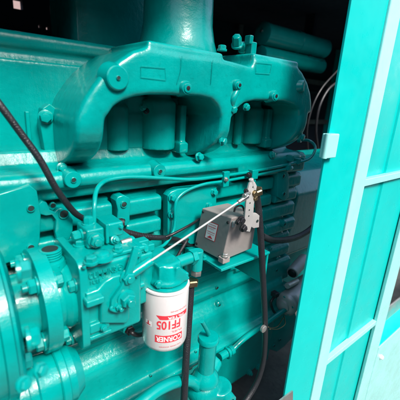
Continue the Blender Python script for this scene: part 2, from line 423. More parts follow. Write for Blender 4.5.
# outlined rectangle cast in the beam
w = [at(*p, y=.538) for p in ((141,66),(165,68),(166,80),(141,77))]
MB().tube(w+[w[0]], .00045, n=6, sub=1).build('cast_outline', 'teal', mani)
w = [at(*p, y=.538) for p in ((256,62),(272,64),(270,74),(256,73))]
MB().tube(w+[w[0]], .00045, n=6, sub=1).build('cast_outline', 'teal', mani)
w = [at(182,56,y=.536), at(181,70,y=.537), at(177,84,y=.538)]; MB().tube(w, .0005, n=6).build('weld_line', 'teal', mani)
w = [at(213,60,y=.537), at(211,84,y=.538)]; MB().tube(w, .0006, n=6).build('weld_line', 'teal', mani)
# things on the top of the engine, in the dark
q = at(178,30,y=.66)
MB().lathe((q.x,.66,1.19), (0,0,1), [(0,.088),(.012,.088),(.03,.082),(.06,.076),(.12,.074),(.3,.072),(.36,.06),(.38,0)], 40).build('elbow_dome', 'teal', eng)
q = at(108,20,y=.85)
MB().bb(q.x-.10,q.x+.10,.80,1.0,1.17,1.35).build('intake_box', 'teal', eng, bevel=.03)
bolt(at(222,50,y=.56), (0,0,1), .008, mani); bolt(at(237,45,y=.60), (-.5,-.4,.6), .0105, mani, h=.02); bolt(at(243,50,y=.62), (-.5,-.4,.6), .009, mani, h=.016)
b = MB().box(at(251,49,y=.60), (.018,.022,.03)); b.box(at(249,40,y=.60), (.012,.02,.02)); b.build('lug', 'teal', mani, bevel=.003)
for px in (262,270,290): q = at(px,54,y=.60); MB().cyl((q.x,.60,1.2), (q.x,.60,1.212), .004).build('stud', 'zinc', mani)

# ------------------------------------------------------------------ muffler behind, top right
mf = thing('silencer_pipe', 'two dim teal pipes stacked behind the right end of the manifold top', 'pipe', at(292,45,y=.95))
a0, a1 = at(262,33,y=1.6), at(325,42,y=1.6)
d = V((1,0,0)); q = V((a0.x, 1.6, a0.z))
L_ = a1.x-a0.x
MB().lathe(q, d, [(0,.055),(.006,.070),(L_-.006,.070),(L_,.055)], 32).build('pipe_body', 'teal', mf)
MB().lathe(q-V((0,-.0,.128)), d, [(0,.045),(.005,.055),(L_*.98,.055),(L_,.045)], 32).build('pipe_body', 'teal', mf)
MB().lathe(q-V((.012,0,-.012)), d, [(0,.008),(.012,.008)], 16).build('cap', 'zinc', mf)

MB().bb(q.x+L_*.72,q.x+L_*.76,1.58,1.66,q.z-.18,1.739).build('hanger', 'foam', mf)
MB().lathe(q+V((L_*.5,0,0)), d, [(0,.070),(.003,.074),(.028,.074),(.031,.070)], 32).build('clamp_band', 'teal', mf)
for x_ in (-.6,.1,.8,1.5,2.2,2.9): MB().bb(x_,x_+.05,2.262,2.2995,0,1.738).build('batten', 'skid', can, bevel=.004)
for z_ in (.9,1.33): MB().bb(-1.4,3.8,2.236,2.2615,z_,z_+.05).build('rail', 'skid', can, bevel=.004)
MB().tube([(-1.2,2.2,1.25),(0,2.2,1.22),(1,2.21,1.26),(2,2.2,1.2),(3.4,2.2,1.25)], .02).build('conduit', 'rubber', can)
# ------------------------------------------------------------------ fuel tubes
def tubeobj(pts, r, label, name='fuel_pipe', cat='pipe', m='pipe', clips=(), fit=None, group=None, endr=None):
    P_ = [at(a,b_,y=y) for a, b_, y in pts]
    t = thing(name, label, cat, P_[0], group)
    MB().tube(P_, r, n=12, sub=10).build('tube' if m == 'pipe' else 'hose', m, t)
    for (p, d_) in ((P_[0], P_[0]-P_[1]), (P_[-1], P_[-1]-P_[-2])):
        if fit:
            d_ = d_.normalized()
            MB().hexh(p-d_*.004, d_, r*2.1, .012).build('union_nut', fit, t)
    return t
t1 = tubeobj([(94,232,.533),(94,222,.533),(94.5,205,.54),(96,192,.56),(101,184,.575),(110,179.5,.59),(130,177,.592),(160,178,.592),(190,179.5,.592),(215,177,.592),(252,171.5,.592),(290,164,.592),(303,160,.592)],
        .0042, 'thin teal fuel pipe rising from the pump and running along the rail', fit='pipe')
t2 = tubeobj([(143,252,.54),(158,248,.56),(166,243,.575),(173,232,.585),(175,220,.588),(175,208,.588),(178,198,.59),(188,190,.592),(205,184,.592),(225,181,.592),(262,174,.592),(290,168,.592)],
        .0038, 'thin teal pipe bending up over the bolted side cover', fit='pipe')
t3 = tubeobj([(290,163,.60),(300,162,.585),(309,159,.58),(314,153,.58),(315,146,.59),(309,140.5,.61),(300,140,.64)],
        .0042, 'short teal pipe looped in a hook at the right end of manifold', fit='pipe')
cl = MB(); 
for px, py in ((226,178),(224,170)): pass
q = at(225.5,179,y=.588); cl.box(q, (.020,.010,.040)); cl.build('pipe_clip', 'teal', t1, bevel=.002)
bolt(at(226,179.5,y=.581), (0,-1,0), .0045, t1, m='zinc')
q = at(253,174,y=.585); MB().box(q, (.024,.018,.026)).build('tee_block', 'teal', t1, bevel=.002)
q2 = at(254,180,y=.585); MB().cyl(q+V((0,0,-.010)), q2+V((0,0,-.004)), .006).build('tee_stub', 'teal', t1)
bolt(at(249,175,y=.58), (-1,-.2,0), .006, t1, m='black')
for px, py in ((287,167),(297,161),(290,158)): MB().box(at(px,py,y=.592), (.014,.02,.018)).build('pipe_clip', 'teal', t1, bevel=.002)

# ------------------------------------------------------------------ hoses
tubeobj([(-14,88,.58),(0,105,.57),(22,135,.565),(40,160,.56),(57,190,.56),(73,211,.57),(84,219,.58),(96,226,.59),(110,230,.59),(121,231,.58)], .0056,
        'thick black hose slanting down from the left edge to the pump', 'rubber_hose', 'hose', 'rubber')
h2 = tubeobj([(119,231,.575),(128,233,.575),(140,236,.575),(152,237.5,.575),(166,238,.58),(178,240,.60),(195,247,.615)], .0062,
        'black corrugated cable conduit running right from behind the pump', 'cable_conduit', 'conduit', 'rubber')
b = MB()
P_ = [at(a,b_,y=.575) for a, b_ in ((120,231.3),(128,233),(140,236),(152,237.5))]
for i in range(len(P_)-1):
    for k in range(5):
        c_ = P_[i].lerp(P_[i+1], k/5); dd = (P_[i+1]-P_[i]).normalized(); b.lathe(c_, dd, [(0,.006),(.001,.0074),(.003,.0074),(.004,.006)], 14)
b.build('corrugation', 'black', h2)
tubeobj([(166,237,.575),(175,233,.57),(190,225,.575),(199,219,.60)], .0032, 'thin black cable leading to the grey metal box', 'electric_cable', 'cable', 'black')
tubeobj([(172,270,.56),(175,262,.575),(180,252,.59),(186,242,.60),(188,238,.61)], .0042, 'black hose passing behind the filter head', 'rubber_hose', 'hose', 'rubber')
tubeobj([(256,192,.47),(258,205,.47),(260,225,.465),(261.5,250,.46),(263,280,.455),(264.5,310,.45),(265,340,.45),(263,362,.45),(257,382,.45),(245,402,.45),(228,425,.44)], .0078,
        'long black hose hanging down in front of the crankcase', 'rubber_hose', 'hose', 'rubber', fit='brass')
tubeobj([(262,236,.53),(272,240,.535),(285,240,.54),(297,237,.545),(308,231,.55),(318,222,.56),(330,208,.56)], .0095,
        'black hose curving right behind the canopy door', 'rubber_hose', 'hose', 'rubber')
tubeobj([(191,283,.495),(190,300,.49),(188,330,.48),(186,360,.465),(184,400,.45),(182,440,.43)], .0082,
        'straight black hose hanging down beside the white filter', 'rubber_hose', 'hose', 'rubber', fit='brass')
tubeobj([(245,213,.47),(242,206,.47),(236,207,.47),(234,212,.47)], .0022, 'short black wire looped over the grey box', 'electric_cable', 'cable', 'black')
# clamp on the long hose and its wire
q = at(265,326,y=.447)
MB().lathe(q+V((-.012,-.002,0)), (0,-1,0), [(0,.010),(.006,.010),(.008,.007)], 20).build('clamp_ring', 'zinc', bpy.data.objects['rubber_hose.002'])
# black background hoses in the dark gap
tubeobj([(318,150,1.2),(316,130,1.2),(319,108,1.2),(328,90,1.2),(340,80,1.2)], .008, 'thin dark hose arching up beside the canopy door edge', 'rubber_hose', 'hose', 'black')
tubeobj([(308,150,1.3),(307,130,1.3),(312,108,1.3),(322,88,1.3),(338,70,1.3)], .006, 'dim dark cable behind the arching hose', 'electric_cable', 'cable', 'black')

# ------------------------------------------------------------------ accessory drive at the left (axis along X)
acc = thing('accessory_drive', 'teal round accessory drive with bolted flange rings', 'drive', (.1,.55,.7))
ax = at(27,303,x=.085); ay, az = ax.y, ax.z
A = lambda x, dy=0, dz=0: V((x, ay+dy, az+dz))
xr0 = .094; xr1 = .118
# bodies
b = MB().lathe(A(-.06), (1,0,0), [(0,.046),(.03,.046),(.10,.044),(.14,.048),(.165,.054)], 40)
b.lathe(A(xr1-.01), (1,0,0), [(0,.056),(.02,.060),(.035,.052),(.06,.05)], 40)
b.cyl(A(-.03,-.03,-.018), A(xr0,-.032,-.018), .019); b.cyl(A(-.03,.02,.03), A(xr0,.02,.03), .016)
b.build('body', 'cast', acc, cast=.0026, smooth=4)
ring = MB().lathe(A(xr0), (1,0,0), [(0,.083),(.0015,.0875),(xr1-xr0-.0015,.0875),(xr1-xr0,.083)], 64).build('flange_ring', 'teal', acc)
for a in (50, 125, 232, -38):
    p = A(xr0, -.069*math.cos(math.radians(a)), .069*math.sin(math.radians(a)))
    bolt(p, (-1,0,0), .0115, ring, 'pipe', 'nut', stud=.008)
    bolt(A(xr1, -.069*math.cos(math.radians(a)), .069*math.sin(math.radians(a))), (1,0,0), .0115, ring, 'pipe', 'nut')
pl = MB().lathe(A(.03,-.051,-.022), (0,-1,0), [(0,.013),(.006,.0125),(.007,.0095),(.003,.009)], 24).build('plug', 'teal', acc)
MB().hexh(A(.03,-.0545,-.022), (0,-1,0), .006, .0006).build('socket', 'black', pl)
# threaded neck on top
q = at(51,262,y=.53)+V((0,0,.014))
nk = MB().lathe((q.x,q.y,q.z-.03), (0,0,1), [(0,.024),(.012,.024),(.02,.021),(.022,.0165),(.040,.016),(.0405,.0135),(.034,.012)], 36).build('threaded_neck', 'teal', acc)
MB().hexh((q.x,q.y,q.z-.022), (0,0,1), .024, .010).build('neck_nut', 'teal', nk)
b = MB()
for k in range(4): b.lathe((q.x,q.y,q.z-.006+k*.0042), (0,0,1), [(0,.0162),(.001,.0176),(.002,.0176),(.003,.0162)], 30)
b.build('thread', 'pipe', nk)
MB().lathe((q.x,q.y,q.z+.0100), (0,0,1), [(0,.0125),(.0006,.0125)], 24).build('bore', 'hole', nk)

# big gear housing at far left
gh = thing('gear_housing', 'big smooth teal round housing filling the lower left corner', 'housing', (-.1,.45,.7))
gc = V((.003, ay+.002, az-.012))
gb = MB().lathe(V((-.297,gc.y,gc.z)), (1,0,0), [(0,.10),(.15,.118),(.335,.122),(.350,.119),(.356,.108),(.358,.09)], 72).build('round_cover', 'teal', gh)
MB().lathe(V((.033,gc.y,gc.z)), (1,0,0), [(0,.122),(.002,.1255),(.014,.1255),(.016,.122)], 72).build('rim', 'teal', gb)
for px, py in ((18,271),(28,339),(22,362)):
    bolt(at(px,py,x=.058), (1,-.1,0), .0115, gh)
# blurred lower cover
lc = thing('lower_end_cover', 'bright teal flanged cylinder cover at the bottom left', 'cover', (.05,.4,.5))
q = at(25,392,x=.06)
MB().lathe(V((-.15,q.y,q.z)), (1,0,0), [(0,.05),(.19,.05),(.20,.054),(.222,.056),(.226,.048),(.25,.046),(.28,.046),(.294,.036),(.298,0)], 48).build('cylinder_body', 'teal', lc)
MB().lathe(V((.045,q.y,q.z)), (1,0,0), [(0,.058),(.002,.060),(.014,.060),(.016,.058)], 48).build('flange_ring', 'teal', lc)
MB().lathe(V((.105,q.y,q.z)), (1,0,0), [(0,.05),(.002,.052),(.012,.052),(.014,.05)], 48).build('flange_ring', 'teal', lc)
for px, py, x in ((40,370,.06),(23,384,.04)): bolt(at(px,py,x=x), (.6,-1,.3), .0065, lc)

# ------------------------------------------------------------------ fuel pump
fp = thing('fuel_pump', 'teal fuel pump block with embossed maker name and bolted lid', 'pump', (.2,.53,.7))
# neck between drive and pump + flange
MB().lathe(A(.132), (1,0,0), [(0,.058),(.008,.062),(.02,.060)], 48).build('neck', 'teal', fp)
xf = .148
# flange plate (rounded square) facing -x
def rsq(cy, cz, hy, hz, r, n=6):
    o = []
    for sx, sz, a0 in ((1,1,0),(-1,1,90),(-1,-1,180),(1,-1,270)):
        for k in range(n+1):
            a = math.radians(a0+90*k/n); o.append((cy+sx*(hy-r)+r*math.cos(a), cz+sz*(hz-r)+r*math.sin(a)))
    return o
yF = .465       # near face of the pump
ptop = .838; pbot = .690
yc = yF+.062
fl = MB().prism(rsq(yc-.004, (ptop+pbot)/2+.002, .066, .084, .02), xf, xf+.012, ch=.0015, axis='x').build('flange_plate', 'teal', fp)
for px, py in ((75,285),(75.5,315),(71,338)): bolt(at(px,py,x=xf), (-1,0,0), .0095, fl, 'pipe')
# body: front face outline
b = MB().bb(xf+.008, .262, yF, .56, pbot, ptop)
b.build('housing', 'teal', fp, bevel=.008)
b = MB().bb(xf+.012, .195, yF-.008, yF+.01, .715, .733)
b.bb(xf+.012,.20,yF-.006,yF+.01,.70,.708); b.build('rib', 'teal', fp, bevel=.003)
# raised quarter round casting on the face
def pf(l, y): return [(at(a,c,y=y).x, at(a,c,y=y).z) for a, c in l]
b = MB().prism(pf([(101,324),(101,300),(86,302),(86,294),(98,290),(105,282),(113,277),(124,274),(130,276),(130,318),(127,324)], yF-.012), yF-.012, yF+.006, ch=.004)
b.build('face_cover', 'teal', fp, bevel=0)
MB().box(at(94,300,y=yF-.016), (.030,.018,.012)).build('ledge', 'teal', fp, bevel=.003)
for k in range(3):
    MB().box(at(91,322+8*k,y=yF-.001), (.018,.006,.004)).build('rib', 'teal', fp, bevel=.0015)
# lid on top
top = MB().bb(xf+.004, .27, yF+.004, .565, ptop, ptop+.008).build('lid', 'teal', fp, bevel=.003)
tz = ptop+.009
for px, py, r in ((75,256,.004),(84,266,.0042)): hole(at(px,py,z=tz), (0,0,1), .0028, top)
q = at(102,257,z=tz); MB().lathe(q, (0,0,1), [(-.002,.019),(.003,.018),(.004,.0135),(.008,.012),(.010,.009),(.0105,0)], 32).build('round_cap', 'teal', fp)
q = at(91,262,z=tz); bolt(q, (0,0,1), .009, fp)
bolt(at(80,245,z=tz), (0,0,1), .009, fp); bolt(at(118,250,z=tz), (0,0,1), .007, fp)
bolt(at(104,328,y=yF-.012), (0,-1,0), .0045, fp, 'pipe')
# embossed writing
def emboss(txt, c, w, h, parent, m='teal', name='lettering', rot=0, n=(0,-1,0), depth=.0012):
    bm = fit_text(txt, w, h, depth, .012)
    u = V((1,0,0)) if abs(n[1]) > .5 else V((0,-1,0)); nn = V(n); w_ = V((0,0,1))
    for v in bm.verts:
        a, b_, e = v.co.x, v.co.y, v.co.z
        if rot: a, b_ = -a, -b_
        v.co = V(c)+u*a+w_*b_+nn*e
    o = MB(); o.bm.free(); o.bm = bm
    return o.build(name, m, parent, angle=60)
l0, l1 = at(89,276,y=yF), at(115,268,y=yF)
lw = l1.x-l0.x
emboss('CUMMINS', ((l0.x+l1.x)/2, yF-.001, ptop-.018), lw*1.05, .0105, fp, depth=.0016)
emboss('FUEL PUMP', ((l0.x+l1.x)/2, yF-.001, ptop-.030), lw*.95, .006, fp, depth=.0018)
q = at(119.5,268,y=yF); MB().lathe(q, (0,-1,0), [(-.002,.0075),(.0012,.0075),(.0014,.006),(.0004,.0058)], 24).build('emblem', 'teal', fp)
emboss('C', q+V((0,-.001,0)), .006, .007, fp)
# shut off valve block on the top
vv = thing('shutoff_valve', 'teal solenoid valve block standing on the pump lid', 'valve', at(100,245,y=.55))
vy = .53; vz0 = ptop+.008
x0, x1 = at(87,240,y=.505).x, at(105,240,y=.505).x
b = MB().bb(x0,x1,.505,.555,vz0,at(96,229,y=.505).z); vb = b.build('valve_body', 'teal', vv, bevel=.004)
zt = at(96,229,y=.505).z
MB().bb(x1+.0003,x1+.006,.500,.560,vz0+.006,zt+.006).build('end_plate', 'teal', vv, bevel=.001)
MB().bb(x1+.0063,x1+.036,.506,.554,vz0+.012,zt+.004).build('coil_block', 'teal', vv, bevel=.004)
MB().cyl((x1+.036,.53,vz0+.026),(x1+.046,.53,vz0+.026),.009).build('outlet', 'black', vv)
bolt(at(96,240,y=.503), (-.15,-1,0), .0105, vb, stud=.004); bolt(V((x0-.002,.53,zt-.016)), (-1,-.1,0), .0085, vb, h=.012)
bolt(V(((x0+x1)/2-.002,.533,zt)), (0,0,1), .0085, vb, h=.012)
for dx, dz in ((.014,.010),(.030,.030)): bolt((x1+dx,.505,vz0+dz), (0,-1,0), .0035, vb)
# governor lever assembly at the pump's right
lv = thing('throttle_lever', 'teal slotted throttle lever bolted to the pump side', 'lever', at(125,290,y=.46))
ly = .446
# shaft housing between pump and lever
b = MB().bb(.250,.292,.478,.56,.72,.825); b.bb(.25,.312,.51,.60,.74,.80); b.build('governor_body', 'cast', lv, cast=.003, smooth=4)
b = MB().prism(pf([(134,248),(139,249),(138,258),(128,290),(122,308),(115,311),(111,308),(112,300),(122,286),(130,262)], ly), ly, ly+.006, ch=.001)
b.build('lever_arm', 'teal', lv)
for px, py, r in ((126,298,.0125),(118,306,.006)):
    bolt(at(px,py,y=ly), (0,-1,0), r, lv, 'teal', stud=.008)
MB().cyl(at(126,298,y=ly+.03), at(126,298,y=ly-.002), .014).build('shaft', 'teal', lv)
MB().tube([at(113,306,y=ly), at(111,309,y=ly), at(117,311,y=ly), at(124,309,y=ly), at(128,303,y=ly)], .003).build('spring_loop', 'teal', lv)
for px, py, yy, dd, r in ((136,252,.47,(0,-1,0),.008),(143,249,.49,(0,-1,.3),.008),(134,272,.47,(0,-1,0),.0085),(131,283,.48,(0,-1,0),.007),(146,256,.5,(.3,-1,0),.008),(150,272,.5,(0,-1,0),.006),(115,240,.5,(0,-1,.5),.006),(122,246,.5,(-1,-.5,0),.007)):
    q = at(px,py,y=yy); MB().cyl(q-V(dd).normalized()*.03, q, r*1.35).build('stud_boss', 'teal', lv)
    bolt(q, dd, r, lv, 'pipe', stud=.004)
MB().cyl(at(128,290,y=.475), at(143,284,y=.475), .0065).build('pin', 'teal', lv)
MB().cyl(at(121,243,y=.50), at(131,240,y=.50), .005).build('pin', 'zinc', lv)
for px, py in ((146,247),(140,243)): MB().box(at(px,py,y=.52), (.03,.02,.016)).build('link_block', 'teal', lv, bevel=.003)
# drain nut and cable below the pump
q = at(127,327,y=.56)
dn = thing('drain_fitting', 'dark round fitting with a cable below the pump', 'fitting', q)
MB().lathe(q+V((0,.03,0)), (0,-1,0), [(0,.018),(.02,.018),(.03,.014),(.038,.013),(.04,.01)], 28).build('fitting_body', 'teal', dn)
MB().hexh(q+V((0,-.012,0)), (0,-1,0), .011, .006).build('nut', 'black', dn)
MB().tube([q+V((0,-.018,0)), at(132,333,y=.53), at(139,335,y=.53), at(150,332,y=.55)], .005).build('cable', 'black', dn)

# ------------------------------------------------------------------ fuel filter
fc = at(165,315,y=.48); FR = .0462; fx, fy = fc.x, .48
z1, z0 = .751, .614
ff = thing('fuel_filter', 'white spin-on fuel filter can with red FF105 printing upside down', 'filter', (fx,fy,z0))
MB().lathe((fx,fy,z0), (0,0,1), [(0,0),(.0,.030),(.002,.039),(.007,.0445),(.014,FR),(z1-z0-.010,FR),(z1-z0-.006,FR-.001),(z1-z0-.003,FR+.0012),(z1-z0,FR+.0005),(z1-z0+.002,.040)], 72).build('can', 'white', ff)
MB().lathe((fx,fy,z1), (0,0,1), [(0,.043),(.004,.0435),(.005,.040)], 60).build('gasket', 'teal', ff)
th0 = math.atan2(-fy, -fx)          # direction to camera from the axis
def wrap(bm, th, z, lift, m, name, rot=True):
    a, b_, c, d = bounds(bm)
    k = int((b_-a)/.0025)+1
    for i in range(1, k):
        x = a+(b_-a)*i/k
        bmesh.ops.bisect_plane(bm, geom=bm.verts[:]+bm.edges[:]+bm.faces[:], plane_co=(x,0,0), plane_no=(1,0,0))
    for v in bm.verts:
        s, t = v.co.x, v.co.y
        if rot: s, t = -s, -t
        ang = th0+th-.07+s/FR; r = FR+lift
        v.co = V((fx+r*math.cos(ang), fy+r*math.sin(ang), z+t))
    o = MB(); o.bm.free(); o.bm = bm; return o.build(name, m, ff)
def rect_bm(w, h, pts=None):
    bm = bmesh.new(); pts = pts or [(-w/2,-h/2),(w/2,-h/2),(w/2,h/2),(-w/2,h/2)]
    bm.faces.new([bm.verts.new((x,y,0)) for x, y in pts]); return bm
def th(px): return math.asin(max(-1, min(1, (px-165)/22.4)))
def zz(py): return z1-(py-293)*.00243
def arc(p0, p1): return (th(p1)-th(p0))*FR*.95, (th(p0)+th(p1))/2
# direction check: +angle = to the right in the picture (counter clockwise from above seen from the camera)
w_, c_ = arc(157.5,186); 
wrap(rect_bm(w_,.009,[(-w_/2+.008,-.0045),(w_/2,-.0045),(w_/2,.0045),(-w_/2,.0045)]), c_, zz(314), .0003, 'red', 'red_band', rot=False)
wrap(fit_text('FILTER', w_*.5, .0052, bold=.015), c_+.12, zz(314.3), .0007, 'wprint', 'print')
w_, c_ = arc(158.5,181); wrap(fit_text('FF105', w_, .0195, bold=.025), c_, zz(321), .0004, 'red', 'print')
w_, c_ = arc(171,183); wrap(fit_text('FUEL', w_*.8, .0042), c_, zz(327.6), .0004, 'red', 'print')
w_, c_ = arc(170,186); wrap(fit_text('GENUINE', w_*.9, .0028), c_, zz(309), .0004, 'red', 'print')
w_, c_ = arc(157,183); wrap(rect_bm(w_,.0165), c_, zz(334), .0003, 'red', 'red_band')
wrap(fit_text('CORNER', w_*.92, .0115, bold=.02), c_, zz(334), .0007, 'wprint', 'print')
w_, c_ = arc(148,154.5); wrap(rect_bm(w_,.0115), c_, zz(322), .0003, 'wprint', 'emblem_panel')
wrap(fit_text('T', w_*.7, .009, bold=.05), c_, zz(321.5), .0006, 'red', 'emblem')
w_, c_ = arc(160,183); wrap(fit_text('FOR DIESEL ENGINES', w_*.9, .0024), c_, zz(341.5), .0004, 'red', 'print')
for k in range(7):
    wrap(rect_bm(.0009, random.uniform(.012,.024)), th(143.9+.42*k), zz(312), .0004, 'gprint', 'fine_print', rot=False)
# side text block outline
w_, c_ = arc(143.2,147)
for dz in (-.017,.017): wrap(rect_bm(w_,.0006), c_, zz(312)+dz, .0004, 'gprint', 'print_outline')
for e in (143.4,147): wrap(rect_bm(.0007,.034), th(e), zz(312), .0004, 'gprint', 'print_outline')
# filter head
fh = thing('filter_head', 'teal cast filter head clamped on top of the white can', 'filter head', (fx,fy,z1+.005))
b = MB().lathe((fx,fy,z1+.006), (0,0,1), [(0,.037),(.006,.037),(.012,.033),(.026,.030),(.038,.027),(.043,.02)], 40)
b.box((fx-.003,fy+.004,z1+.030), (.050,.045,.036)); b.box((fx+.026,fy+.0,z1+.012), (.03,.04,.010)); b.box((fx-.008,fy+.03,z1+.038), (.06,.05,.024))
b.prism([(fx-.001,z1+.01),(fx+.034,z1+.01),(fx+.032,z1+.016),(fx+.008,z1+.046),(fx-.001,z1+.046)], fy-.034, fy-.026)
b.build('head_casting', 'teal', fh, cast=.0022, smooth=4)
p0, p1 = at(170,280,y=fy+.01), at(190,272,y=fy+.02)
MB().cyl((fx+.02,fy+.01,z1+.028), (fx+.075,fy+.01,z1+.030), .0125).build('outlet_pipe', 'teal', fh)
MB().hexh((fx+.066,fy+.01,z1+.030), (1,0,0), .0165, .014).build('union_nut', 'teal', fh)
MB().cyl((fx+.085,fy+.01,z1+.042), (fx+.085,fy+.01,z1-.004), .0125).build('elbow', 'teal', fh)
MB().hexh((fx+.085,fy+.01,z1-.016), (0,0,1), .012, .014).build('hose_nut', 'zinc', fh)
MB().cyl((fx-.03,fy+.01,z1+.030), (fx-.062,fy+.02,z1+.040), .011).build('inlet_pipe', 'teal', fh)
bolt((fx-.03,fy-.02,z1+.014), (-.5,-1,0), .006, fh, 'pipe')

# ------------------------------------------------------------------ grey actuator box on its bracket
ab = thing('actuator_box', 'grey metal box with a small red and white warning label', 'box', at(228,262,y=.52))
LX = .487
cr = [at(202,208,x=LX), at(232,218,x=LX), at(222,261,x=LX), at(194,246,x=LX)]
yb = .615
fr = [at(258,213,y=cr[1].y), at(252,248.5,y=cr[2].y)]
tf = fr[0].x-cr[1].x
bk = [V((fr[0].x, cr[0].y, cr[0].z)), V((fr[1].x, cr[3].y, cr[3].z))]
bm_ = MB()
vs = [bm_.bm.verts.new(p) for p in (cr[0],cr[1],cr[2],cr[3],bk[0],fr[0],fr[1],bk[1])]
for f in ((0,1,2,3),(4,7,6,5),(0,4,5,1),(1,5,6,2),(2,6,7,3),(3,7,4,0)): bm_.bm.faces.new([vs[i] for i in f])
bx = bm_.build('case', 'grey', ab, bevel=.003)
def onleft(u, v): return cr[0].lerp(cr[1], u).lerp(cr[3].lerp(cr[2], u), v)
def patch(u0, u1, v0, v1, lift, m, name, par):
    s = MB(); n = V((-1,0,0))
    vv_ = [s.bm.verts.new(onleft(u, v)+n*lift) for u, v in ((u0,v0),(u1,v0),(u1,v1),(u0,v1))]; s.bm.faces.new(vv_)
    return s.build(name, m, par)
lab = patch(.30,.66,.24,.66,.0006,'red','label',bx); patch(.32,.64,.255,.645,.0009,'wlabel','label_field',lab)
for k, (a, c, t) in enumerate(((.36,.60,.012),(.35,.61,.016),(.36,.56,.008),(.35,.61,.012),(.36,.60,.008))):
    v = .285+.052*k+(.02 if k > 2 else 0)
    x_ = a
    while x_ < c:
        w_ = random.uniform(.012,.03); patch(x_, min(c,x_+w_), v, v+t*1.6, .0012, 'red', 'label_print', lab); x_ += w_+.012
s = MB(); vv_ = [s.bm.verts.new(onleft(u,v)+V((-.0012,0,0))) for u, v in ((.48,.55),(.58,.62),(.38,.62))]; s.bm.faces.new(vv_); s.build('label_triangle', 'red', lab)
for u, v in ((.07,.08),(.92,.12),(.08,.9),(.9,.93)): bolt(onleft(u,v)+V((-.0005,0,0)), (-1,0,0), .0035, bx, 'black', 'screw', washer=False, h=.002)
pq = at(224,258,y=cr[2].y-.004); MB().box(at(224,259,y=cr[2].y-.008), (.022,.018,.014)).build('foot', 'grey', bx, bevel=.002)
bolt(at(225,256,y=cr[2].y-.012), (0,0,1), .006, bx, 'zinc')
MB().box(at(232,222,y=cr[1].y-.002)+V((.006,0,-.006)), (.008,.002,.014)).build('blue_tag', 'gprint', bx)
# bracket shelf of the box
sh_z = at(222,263,y=cr[2].y).z
b = MB().bb(.47,.64,cr[2].y-.018,.64,sh_z-.010,sh_z-.003)
sh = thing('shelf_bracket', 'teal folded plate shelf under the grey box', 'bracket', (.55,.6,sh_z-.02))
b.build('shelf', 'teal', sh, bevel=.002)
MB().bb(.634,.641,cr[2].y-.014,.64,sh_z-.10,sh_z-.008).build('gusset', 'teal', sh, bevel=.002)
MB().bb(.474,.632,.612,.622,sh_z-.09,sh_z-.010).build('back_plate', 'teal', sh, bevel=.003)
bolt(at(204,258,z=sh_z), (0,0,1), .006, sh)

# silver lever and control rod
sl = thing('control_lever', 'drilled silver lever standing on the grey box side', 'lever', at(250,215,y=.45))
yl = .452
b = MB().prism(pf([(250,183),(255,182),(257,186),(254,205),(253,222),(250,232),(245,231),(244,226),(246,206),(247,193)], yl), yl, yl+.004, ch=.0008); la = b.build('lever_plate', 'plated', sl)
for px, py in ((253,187),(250,203),(249.3,210),(248.8,216)): MB().lathe(at(px,py,y=yl-.0002), (0,-1,0), [(0,.0018),(.0003,.0018)], 12).build('drilled_hole', 'hole', la)
b = MB().prism(pf([(244,213),(256,213),(261,217),(262,223),(259,227),(253,228),(247,224)], yl+.012), yl+.010, yl+.016, ch=.0008); b.build('side_bracket', 'plated', sl)
MB().lathe(at(257.5,221,y=yl+.009), (0,-1,0), [(0,.0035),(.0004,.0035)], 16).build('drilled_hole', 'hole', sl)
for px, py, m_, r in ((241,220,'black',.007),(243,228,'black',.007),(238,222,'black',.005),(246,191,'black',.004),(254,193,'brass',.0055),(255,198,'brass',.005)):
    bolt(at(px,py,y=yl+.001), (0,-1,0), r, sl, m_)
MB().cyl(at(251,179,y=yl+.004), at(253,188,y=yl+.004), .005).build('lever_head', 'plated', sl)
rd = thing('control_rod', 'long bright steel rod running diagonally down to the throttle lever', 'rod', at(200,230,y=.45))
p0, p1 = at(246,197,y=yl-.008), at(149,262,y=.452)
MB().tube([p0,p1], .0021, n=14).build('rod', 'plated', rd)
MB().lathe(p0-V((0,0,0)), (p1-p0), [(-.006,.003),(-.004,.0055),(.010,.0055),(.014,.0045),(.022,.0045),(.024,.003)], 18).build('rod_end', 'steel', rd)
MB().cyl(at(244,196,y=yl-.012)+V((.0,.0,0)), at(249,193,y=yl), .0045).build('joint_pin', 'zinc', rd)
dd = (p0-p1).normalized()
MB().cyl(p1+dd*.004, p1-dd*.045, .0085).build('clevis', 'teal', rd)
bolt(p1-dd*.045, (0,-1,0), .0105, rd, 'pipe', stud=.003)

# ------------------------------------------------------------------ oil filler tube
ft = thing('oil_filler', 'teal vertical oil filler tube with flat T-bar cap', 'filler', at(212,385,y=.47))
q = at(208.5,338,y=.48); R_ = .021
MB().cyl((q.x,q.y,q.z-.115), (q.x,q.y,q.z-.004), R_, n=36).build('neck', 'teal', ft)
cp = MB().lathe((q.x,q.y,q.z-.008), (0,0,1), [(0,.0245),(.002,.026),(.010,.026),(.014,.0235),(.014,0)], 40).build('cap', 'teal', ft)
MB().tube([at(209,334,y=.478), at(206,328,y=.474), at(202,321,y=.470)], .0055, n=12).build('handle', 'teal', cp)
MB().lathe((q.x,q.y,q.z-.125), (0,0,1), [(0,.034),(.012,.034),(.022,.028),(.026,.025),(.032,.0215)], 36).build('collar', 'teal', ft)
b = MB().ball((q.x+.004,q.y+.01,q.z-.160), .046, (1,1,.85)); b.cyl((q.x+.01,q.y+.01,q.z-.128), (q.x+.055,q.y+.03,q.z-.118), .024)
b.cyl((q.x+.035,q.y-.015,q.z-.20), (q.x+.035,q.y-.015,q.z-.15), .034)
b.build('elbow_casting', 'cast', ft, cast=.003, smooth=6)
p_ = at(231,392,y=q.y-.045); MB().lathe((q.x+.04,q.y-.052,q.z-.175), (0,-1,-.1), [(-.01,.02),(.004,.019),(.005,.012),(-.004,.011)], 28).build('port', 'teal', ft)
